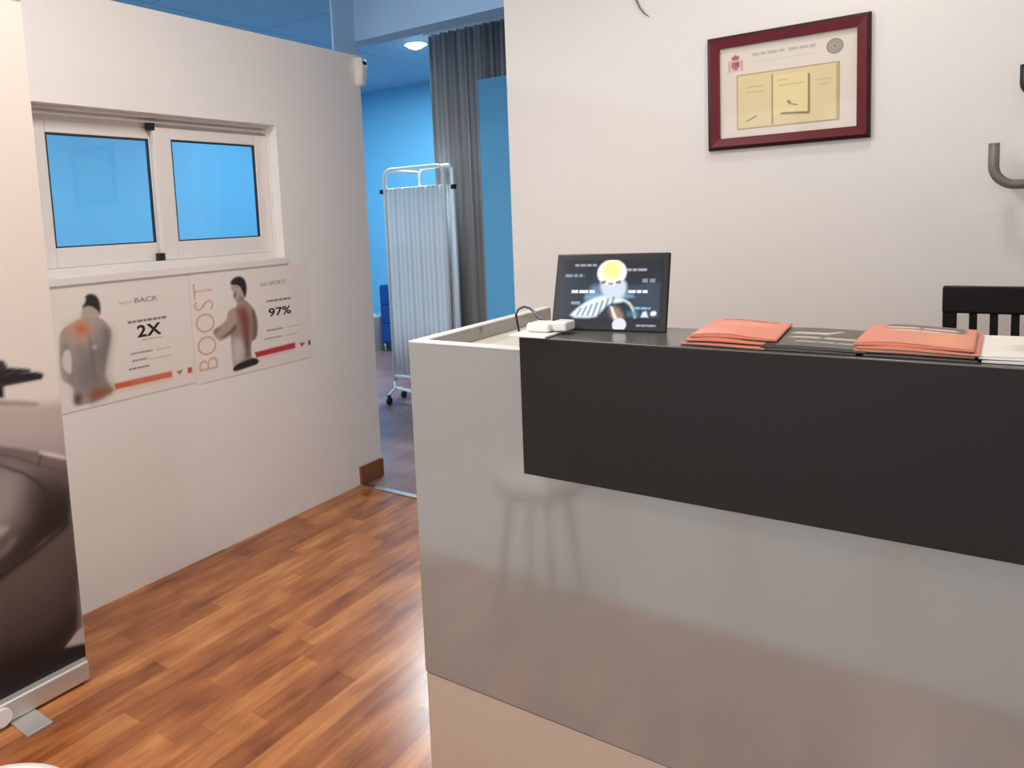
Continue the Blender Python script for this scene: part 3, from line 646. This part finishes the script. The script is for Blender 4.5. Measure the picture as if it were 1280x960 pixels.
P2 = [
 ([(2.01,1.13),(2.035,1.146),(2.067,1.147),(2.091,1.124),(2.093,1.08),(2.079,1.046),(2.065,1.075),(2.054,1.105),(2.008,1.112)], (38, 33, 33), 0.006, 1),
 ([(2.033,1.032),(2.077,1.046),(2.109,1.014),(2.13,.988),(2.138,.928),(2.129,.87),(2.101,.858),(2.092,.84),(2.089,.793),(2.102,.782),(2.051,.765),(1.992,.757),(1.991,.805),(1.989,.886),(1.995,.937),(1.995,.977),(2.002,1.01),(2.034,1.019)], (158, 136, 126), 0.006, 1),
 ([(2.002,1.012),(2.027,1.013),(2.032,.972),(2.024,.927),(1.985,.901),(1.923,.888),(1.903,.922),(1.911,.938),(1.976,.965),(1.98,.996)], (176, 152, 142), 0.007, 1),
 ([(2.021,.95),(2.026,.926),(1.985,.898),(1.923,.886),(1.958,.905),(1.995,.925)], (86, 74, 72), 0.012, 1, 0.9),
 ([(1.90,.93),(1.93,.945),(1.94,.935),(1.915,.915)], (120, 106, 104), 0.010, 1, 0.7),
 ([(1.991,.886),(2.053,.876),(2.053,.794),(2.016,.772),(1.994,.765)], (200, 186, 176), 0.02, 1),
 ([(2.03,1.012),(2.076,1.012),(2.10,.963),(2.093,.893),(2.082,.838),(2.061,.841),(2.048,.923),(2.035,.971)], (142, 84, 80), 0.020, 1),
 ([(2.055,1.0),(2.072,1.0),(2.082,.94),(2.075,.85),(2.068,.85),(2.062,.94)], (104, 62, 62), 0.016, 1, 0.8),
 ([(2.062,.86),(2.09,.86),(2.085,.79),(2.06,.79)], (104, 86, 82), 0.014, 1, 0.8),
 ([(2.108,1.003),(2.128,.982),(2.137,.928),(2.127,.87),(2.101,.859),(2.113,.919)], (112, 98, 94), 0.010, 1),
 ([(2.008,1.113),(2.054,1.106),(2.071,1.074),(2.077,1.044),(2.063,1.023),(2.033,1.031),(2.025,1.052),(2.015,1.063),(2.021,1.08),(2.01,1.095)], (180, 164, 154), 0.006, 1),
 ([(2.020,1.078),(2.034,1.084),(2.036,1.060),(2.024,1.056)], (104, 92, 88), 0.008, 1, 0.8),
 ([(2.045,1.06),(2.075,1.06),(2.075,1.03),(2.04,1.032)], (116, 104, 100), 0.014, 1, 0.7),
 ([(1.993,.767),(2.051,.779),(2.117,.785),(2.136,.752),(2.056,.745),(1.986,.740)], (34, 30, 30), 0.006, 1),
 ([(2.108,.806),(2.347,.811),(2.347,.785),(2.118,.781)], (188, 44, 54), 0.004, 0),
 ([(2.20,.809),(2.345,.811),(2.345,.786),(2.20,.784)], (176, 70, 78), 0.01, 0, 0.5),
 ([(2.13,.780),(2.347,.783),(2.347,.772),(2.13,.768)], (226, 184, 180), 0.006, 0, 0.6),
 ([(2.373,.803),(2.409,.803),(2.390,.784)], (160, 48, 56), 0.004, 0), ([(2.43,.807),(2.451,.807),(2.451,.784),(2.43,.784)], (150, 46, 54), 0.004, 0),
]
for p in word_line(2.196, 2.340, 1.021, 0.0085, rnd): P2.append((p, (112, 104, 102), 0.003, 0))
for (u0, u1, v, h, c) in ((2.186, 2.281, .890, .0075, (140, 130, 126)), (2.297, 2.396, .890, .003, (180, 170, 164)), (2.169, 2.274, .854, .006, (140, 130, 126)), (2.286, 2.376, .853, .003, (182, 172, 166))):
    for p in word_line(u0, u1, v, h, rnd): P2.append((p, c, 0.002, 0))
po2 = poster('poster', 'poster of a turning man lettered BOOST and 97%, under the right window pane', 1.806, 2.446, .724, 1.173, P2)
rp = wall_place(0.0031, po2.location)
text_obj('lettering', 'BOOST', (1.822, .775, 1.915, 1.135), rp, M['ink_pale_orange'], po2, rot90=True, bold=-0.012)
text_obj('lettering', 'win SPORTS', (2.166, 1.091, 2.316, 1.109), rp, M['ink_grey'], po2)
text_obj('lettering', '97%', (2.203, .950, 2.336, .988), rp, M['ink_black'], po2, bold=0.02)

# ================================================================== ROLL-UP BANNER
by0, by1, bx = 0.215, 1.074, -2.205
ban = thing('roll_up_banner', 'tall roll-up banner printed with a lower back and grey trousers, at the left edge', 'banner', (bx, (by0+by1)/2, 0))
ro = (bx, (by0+by1)/2, 0)
def bplace(u, v): return (0.0014, u-ro[1], v)
BL = [
 ([(.70,.925),(.893,.902),(1.007,.873),(1.09,.862),(1.09,.60),(.70,.60)], (186, 172, 166), 0.022, 0),
 ([(.70,.82),(1.09,.74),(1.09,.60),(.70,.60)], (164, 150, 146), 0.08, 0),
 ([(.60,.975),(.893,.912),(.959,.895),(1.008,.878),(1.011,.872),(1.007,.867),(.892,.897),(.60,.95)], (140, 128, 120), 0.008, 0, 0.85),
 ([(.60,.95),(.877,.791),(.896,.781),(.94,.762),(1.003,.732),(1.08,.692),(1.08,.633),(1.064,.507),(.993,.481),(.923,.439),(.60,.30)], (118, 104, 102), 0.005, 0),
 ([(.80,.74),(.91,.713),(.94,.687),(.948,.636),(.93,.582),(.883,.554),(.80,.557)], (152, 142, 140), 0.05, 2),
 ([(.96,.644),(1.0,.66),(1.08,.64),(1.08,.49),(1.021,.47),(.974,.462),(.919,.423),(.75,.33),(.80,.47),(.934,.53)], (58, 46, 47), 0.06, 1),
 ([(1.0,.58),(1.08,.60),(1.08,.47),(1.021,.46),(.974,.455),(.90,.405),(.75,.33),(.85,.41),(.95,.50)], (34, 25, 27), 0.035, 1, 0.9),
 ([(.872,.742),(.891,.732),(.951,.691),(.991,.649),(1.023,.589),(1.031,.535),(1.022,.563),(.987,.642),(.95,.682),(.891,.725),(.80,.757),(.80,.765)], (52, 42, 42), 0.005, 0),
 ([(.80,.795),(.894,.761),(.938,.738),(.996,.699),(1.08,.643),(1.08,.637),(.995,.694),(.937,.733),(.894,.755),(.80,.789)], (84, 72, 70), 0.004, 0, 0.9),
 ([(1.002,.728),(1.008,.726),(.996,.696),(.991,.698)], (78, 66, 64), 0.003, 0),
 ([(.999,.737),(1.036,.720),(1.08,.694),(1.08,.686),(1.035,.709),(1.002,.728)], (232, 222, 214), 0.005, 0, 0.9),
 ([(.60,.35),(.861,.42),(.983,.465),(1.08,.500),(1.08,.339),(1.056,.171),(1.011,.128),(.816,.100),(.60,.10)], (92, 76, 73), 0.012, 0),
 ([(.60,.36),(.861,.424),(.985,.468),(1.067,.507),(1.067,.490),(.983,.452),(.861,.404),(.60,.33)], (36, 27, 28), 0.012, 0),
 ([(1.09,.36),(1.09,.06),(.60,.06),(.60,.30),(.85,.28),(.98,.29)], (62, 49, 49), 0.10, 0),
 ([(1.059,.24),(1.057,.163),(1.01,.125),(.911,.10),(.60,.08),(.60,.2),(.826,.205),(.92,.192),(1.006,.195)], (32, 24, 26), 0.05, 1),
 ([(1.012,.127),(1.058,.162),(1.08,.166),(1.08,.112)], (188, 172, 168), 0.004, 0),
 ([(.60,.18),(.822,.175),(.968,.143),(1.011,.130),(1.08,.110),(1.08,.06),(.60,.06)], (22, 17, 20), 0.006, 0),
 ([(.83,.560),(.881,.557),(.894,.552),(.897,.540),(.875,.529),(.83,.522)], (172, 152, 142), 0.009, 1),
 ([(.898,.514),(.912,.515),(.915,.503),(.902,.489),(.88,.473),(.82,.455),(.82,.48),(.882,.493)], (120, 100, 94), 0.010, 1),
 # black therapy handle held above the back
 ([(.60,1.05),(.902,1.005),(.937,.995),(.996,.979),(1.000,.972),(.996,.968),(.933,.975),(.60,1.02)], (38, 34, 36), 0.005, 0),
 ([(.60,1.02),(.9,.986),(.933,.979),(1.013,.967),(1.029,.961),(1.033,.952),(1.026,.942),(.929,.943),(.60,.975)], (30, 26, 28), 0.005, 0),
 ([(.85,1.035),(.909,1.024),(.931,1.014),(.938,1.0),(.934,.988),(.85,.99)], (52, 46, 44), 0.005, 0),
 ([(.87,.956),(.902,.950),(.924,.947),(.922,.911),(.87,.922)], (30, 26, 26), 0.005, 0),
]
B('fabric', -0.0008, 0.0008, by0-ro[1], by1-ro[1], 0.07, 2.02, M['paper'], ban)
print_sheet('picture', by0+0.001, by1-0.001, 0.071, 2.019, 0.006, (224, 212, 202), BL, bplace, M['print'], ban, fac=0.98)
bm = bmesh.new(); box(bm, -0.055, 0.028, by0-0.006-ro[1], by1-0.005-ro[1], 0.008, 0.070); mesh_obj('base', bm, M['alu'], ban, bevel=0.008, seg=3)
bm = bmesh.new(); box(bm, -0.012, 0.012, by0-ro[1], by1-ro[1], 2.015, 2.04); mesh_obj('top_rail', bm, M['alu'], ban, bevel=0.004)
bm = bmesh.new(); tube(bm, [(-0.030, 0, 0.03), (-0.016, 0, 2.02)], 0.009, 10); mesh_obj('pole', bm, M['alu'], ban, smooth=True)
for yc in (0.872, by0+0.20):
    bm = bmesh.new(); box(bm, -0.16, 0.125, yc-0.034-ro[1], yc+0.034-ro[1], 0.0, 0.008); f = mesh_obj('foot', bm, M['alu'], ban, bevel=0.002)
bm = bmesh.new(); tube(bm, [(0.028, 0.815-ro[1], 0.038), (0.040, 0.815-ro[1], 0.038)], 0.027, 20); mesh_obj('end_cap', bm, M['white_plastic'], ban, smooth=False, bevel=0.003)

# ================================================================== STOOL
st = thing('stool', 'white round stool seat cut off by the lower left corner', 'stool', (-1.245, 0.400, 0))
bm = bmesh.new(); lathe(bm, [(0, 0.395), (0.150, 0.395), (0.163, 0.405), (0.166, 0.425), (0.158, 0.443), (0.140, 0.450), (0, 0.453)], 48); mesh_obj('seat', bm, M['stool'], st, smooth=True)
for k in range(4):
    a = PI/4+k*PI/2; bm = bmesh.new(); tube(bm, [(0.10*math.cos(a), 0.10*math.sin(a), 0.396), (0.15*math.cos(a), 0.15*math.sin(a), 0.0)], 0.012, 10); mesh_obj('leg', bm, M['steel'], st, smooth=True)

# ================================================================== MOTION SENSOR on the pillar
se = thing('motion_sensor', 'small white motion sensor high on the pillar beside the doorway', 'sensor', (XL, 2.895, 2.115))
bm = bmesh.new()
prof = [(-0.075, 0.014, 0.018), (-0.066, 0.024, 0.030), (-0.03, 0.031, 0.042), (0.02, 0.031, 0.046), (0.058, 0.029, 0.040), (0.070, 0.024, 0.030)]
rings = []
for z, w, d in prof:
    rings.append([bm.verts.new(p) for p in ((0.0, -w, z), (d*0.7, -w, z), (d, -w*0.5, z), (d, w*0.5, z), (d*0.7, w, z), (0.0, w, z))])
for a, b in zip(rings, rings[1:]):
    for k in range(6): bm.faces.new((a[k], a[(k+1) % 6], b[(k+1) % 6], b[k]))
bm.faces.new(rings[0][::-1]); bm.faces.new(rings[-1])
mesh_obj('housing', bm, M['white_plastic'], se, bevel=0.004, seg=3)
bm = bmesh.new(); box(bm, 0.041, 0.0485, -0.013, 0.013, 0.028, 0.046); l = mesh_obj('lens', bm, M['gasket'], se, bevel=0.003); l['label'] = 'dark lens window'

# ================================================================== PRIVACY SCREEN beyond the doorway
ps = thing('privacy_screen', 'folding white cloth privacy screen on castors beyond the doorway', 'screen', (-3.28, 4.19, 0))
def wing(p0, p1, first):
    """one framed wing from plan point p0 to p1 (relative to the screen)"""
    p0, p1 = Vector((p0[0], p0[1], 0)), Vector((p1[0], p1[1], 0)); d = (p1-p0); Lw = d.length; d.normalize(); n = Vector((-d.y, d.x, 0)); up = Vector((0, 0, 1))
    r = 0.0125
    bm = bmesh.new()
    pts = [p0+up*0.16, p0+up*1.66]+arc(p0+d*0.06+up*1.665, 0.06, PI, PI/2, 5, d, up)+arc(p1-d*0.06+up*1.665, 0.06, PI/2, 0, 5, d, up)+[p1+up*1.66, p1+up*0.16]
    tube(bm, pts, r, 10)
    for z in (0.20,): tube(bm, [p0+up*z, p1+up*z], r*0.9, 10)
    f = mesh_obj('wing_frame', bm, M['tube_white'], ps, smooth=True)
    bm = bmesh.new(); N = int(Lw*150); rows = [0.215, 0.6, 1.1, 1.585]; g = []
    for z in rows:
        g.append([bm.verts.new(p0+d*(0.012+(Lw-0.024)*i/N)+n*(0.006*math.sin(i*0.95)+0.003*math.sin(i*0.37+z))+up*z) for i in range(N+1)])
    for a, b in zip(g, g[1:]):
        for i in range(N): bm.faces.new((a[i], a[i+1], b[i+1], b[i]))
    c = mesh_obj('cloth', bm, M['screen_cloth'], ps, smooth=True)
    md = c.modifiers.new('thickness', 'SOLIDIFY'); md.thickness = 0.002
    bm = bmesh.new(); tube(bm, [p0+up*1.585, p1+up*1.585], 0.006, 8); mesh_obj('curtain_rod', bm, M['tube_white'], ps, smooth=True)
wing((-0.275, 0.0), (0.262, 0.0), True)
wing((0.318, 0.02), (-0.10, 0.20), False)
wing((-0.290, 0.03), (-0.33, 0.50), False)
for (x, y) in ((-0.300, 0.0), (0.345, -0.005), (-0.10, 0.21)):
    bm = bmesh.new(); tube(bm, [(x, y, 1.555), (x, y, 1.585)], 0.021, 12); mesh_obj('clamp', bm, M['black_plastic'], ps, smooth=True)
bm = bmesh.new(); tube(bm, [(0.345, -0.005, 0.16), (0.345, -0.005, 1.70)], 0.0125, 10); tube(bm, [(0.345, -0.005, 1.70), (0.262, 0, 1.722)], 0.011, 10); mesh_obj('hinge_post', bm, M['tube_white'], ps, smooth=True)
for (x, y, s) in ((-0.275, 0.0, -1), (0.275, 0.0, 1), (-0.33, 0.50, -1)):
    bm = bmesh.new()
    tube(bm, [(x, y, 0.20), (x, y, 0.105), (x-0.02*s, y-0.10, 0.075)], 0.011, 10); tube(bm, [(x, y, 0.105), (x+0.02*s, y+0.12, 0.075)], 0.011, 10)
    mesh_obj('foot', bm, M['tube_white'], ps, smooth=True)
    for (a, b) in ((x-0.02*s, y-0.10), (x+0.02*s, y+0.12)):
        bm = bmesh.new(); tube(bm, [(a-0.009, b, 0.028), (a+0.009, b, 0.028)], 0.027, 16); box(bm, a-0.012, a+0.012, b-0.008, b+0.008, 0.030, 0.072); mesh_obj('castor', bm, M['black_plastic'], ps, smooth=False)
bm = bmesh.new(); tube(bm, [(-0.275, 0.0, 0.105), (-0.06, -0.005, 0.09), (0.275, 0.0, 0.105)], 0.011, 10); mesh_obj('stretcher', bm, M['tube_white'], ps, smooth=True)

# ================================================================== CURTAIN
cu = thing('curtain', 'long grey striped curtain hanging from the blue ceiling beyond the doorway', 'curtain', (-2.93, 4.46, 0))
bm = bmesh.new(); N = 180; g = []
for z in (0.06, 0.7, 1.4, 2.1, 2.68):
    t = z/2.68
    g.append([bm.verts.new((-0.36+0.74*i/N+0.004*math.sin(i*.7+z), (0.034-0.012*t)*math.sin(i*0.36+0.35*math.sin(i*0.11))+0.006*math.sin(i*1.3+2*z), z)) for i in range(N+1)])
for a, b in zip(g, g[1:]):
    for i in range(N): bm.faces.new((a[i], a[i+1], b[i+1], b[i]))
c = mesh_obj('cloth', bm, M['curtain'], cu, smooth=True); md = c.modifiers.new('thickness', 'SOLIDIFY'); md.thickness = 0.002
bm = bmesh.new(); box(bm, -0.40, 0.60, -0.012, 0.012, 2.685, ZC); mesh_obj('track', bm, M['white_plastic'], cu, bevel=0.002)

# ================================================================== FAR CORNER: blue cabinet, pale bin
cb = thing('cabinet', 'dark blue low cabinet half hidden behind the privacy screen', 'cabinet', (-4.86, 5.80, 0))
bm = bmesh.new(); box(bm, -0.20, 0.20, 0.0, 0.24, 0.10, 0.70); mesh_obj('body', bm, M['navy'], cb, bevel=0.005)
for z0, z1 in ((0.115, 0.30), (0.31, 0.495), (0.505, 0.685)):
    bm = bmesh.new(); box(bm, -0.193, 0.193, -0.016, 0.0, z0, z1); d = mesh_obj('drawer', bm, M['navy'], cb, bevel=0.003)
    bm = bmesh.new(); box(bm, -0.05, 0.05, -0.032, -0.016, (z0+z1)/2-0.006, (z0+z1)/2+0.006); mesh_obj('handle', bm, M['steel'], d, bevel=0.002)
for x in (-0.18, 0.18):
    for y in (0.02, 0.22):
        bm = bmesh.new(); tube(bm, [(x, y, 0), (x, y, 0.10)], 0.014, 10); mesh_obj('leg', bm, M['steel'], cb, smooth=True)
wb = thing('waste_bin', 'pale tapered waste bin beside the dark blue cabinet', 'bin', (-5.20, 5.88, 0))
bm = bmesh.new(); lathe(bm, [(0, 0), (0.085, 0), (0.115, 0.36), (0.122, 0.365), (0.122, 0.375), (0.110, 0.375), (0.082, 0.012), (0, 0.012)], 32); mesh_obj('bin_body', bm, M['bin'], wb, smooth=True)

# ================================================================== DOWNLIGHT
dl = thing('downlight', 'lit round downlight in the blue ceiling beyond the doorway', 'light', (-3.61, 4.72, ZC))
bm = bmesh.new(); lathe(bm, [(0.078, -0.004), (0.090, -0.010), (0.100, -0.006), (0.100, -0.0005)], 36); mesh_obj('ring', bm, M['white_plastic'], dl, smooth=True)
bm = bmesh.new(); lathe(bm, [(0, -0.040), (0.030, -0.036), (0.055, -0.026), (0.072, -0.012), (0.078, -0.001), (0, -0.001)], 36); mesh_obj('diffuser', bm, M['lamp'], dl, smooth=False)

# ================================================================== LIGHT
def area(name, loc, size, energy, col, rot=(0, 0, 0), sy=None):
    l = bpy.data.lights.new(name, 'AREA'); l.energy = energy; l.color = col; l.size = size
    if sy: l.shape = 'RECTANGLE'; l.size_y = sy
    else: l.shape = 'DISK'
    o = bpy.data.objects.new(name, l); COL.objects.link(o); o.location = loc; o.rotation_euler = rot
    return o
WARM, COOL = (1.0, 0.95, 0.90), (0.78, 0.93, 1.0)
area('room_light', (-0.25, 2.12, ZC-0.02), 0.20, 6, WARM)
area('room_light', (-1.30, 0.95, ZC-0.02), 0.7, 27, WARM)
area('room_light', (1.5, 1.9, ZC-0.02), 0.3, 5, WARM)
area('room_light', (-0.2, -2.5, ZC-0.02), 0.6, 36, WARM)
area('room_light', (-1.75, -0.75, ZC-0.02), 0.7, 26, WARM)  # unseen soft lamp added to brighten the left wall
area('treatment_light', (-3.61, 4.72, ZC-0.05), 0.13, 68, COOL)
area('treatment_light', (-4.9, 4.7, ZC-0.02), 0.13, 18, COOL)
area('treatment_light', (-4.3, 2.2, ZC-0.02), 0.3, 42, COOL)
area('treatment_light', (-4.3, 0.2, ZC-0.02), 0.3, 42, COOL)
w = bpy.data.worlds.new('daylight'); SC.world = w; w.use_nodes = True
w.node_tree.nodes['Background'].inputs[0].default_value = (0.86, 0.93, 1.0, 1); w.node_tree.nodes['Background'].inputs[1].default_value = 2.3

# ================================================================== CAMERA
cam = bpy.data.cameras.new('camera'); co = bpy.data.objects.new('camera', cam); COL.objects.link(co); SC.camera = co
cam.sensor_fit = 'HORIZONTAL'; cam.sensor_width = 36; cam.lens = 26.011; cam.shift_x = 0.05481; cam.shift_y = -0.08903; cam.clip_start = 0.02
r = Vector((0.81857823, 0.57262129, -0.04510595)); u = Vector((-0.02032409, 0.10735327, 0.99401318)); b = r.cross(u)
co.matrix_world = Matrix(((r.x, u.x, b.x, 0), (r.y, u.y, b.y, 0), (r.z, u.z, b.z, 1.35), (0, 0, 0, 1)))

SC.view_settings.view_transform = 'Standard'; SC.view_settings.look = 'None'; SC.view_settings.gamma = 1; SC.view_settings.exposure = -0.05; SC.view_settings.use_curve_mapping = False
SC.cycles.use_denoising = True
SC.cycles.max_bounces = 10; SC.cycles.diffuse_bounces = 5
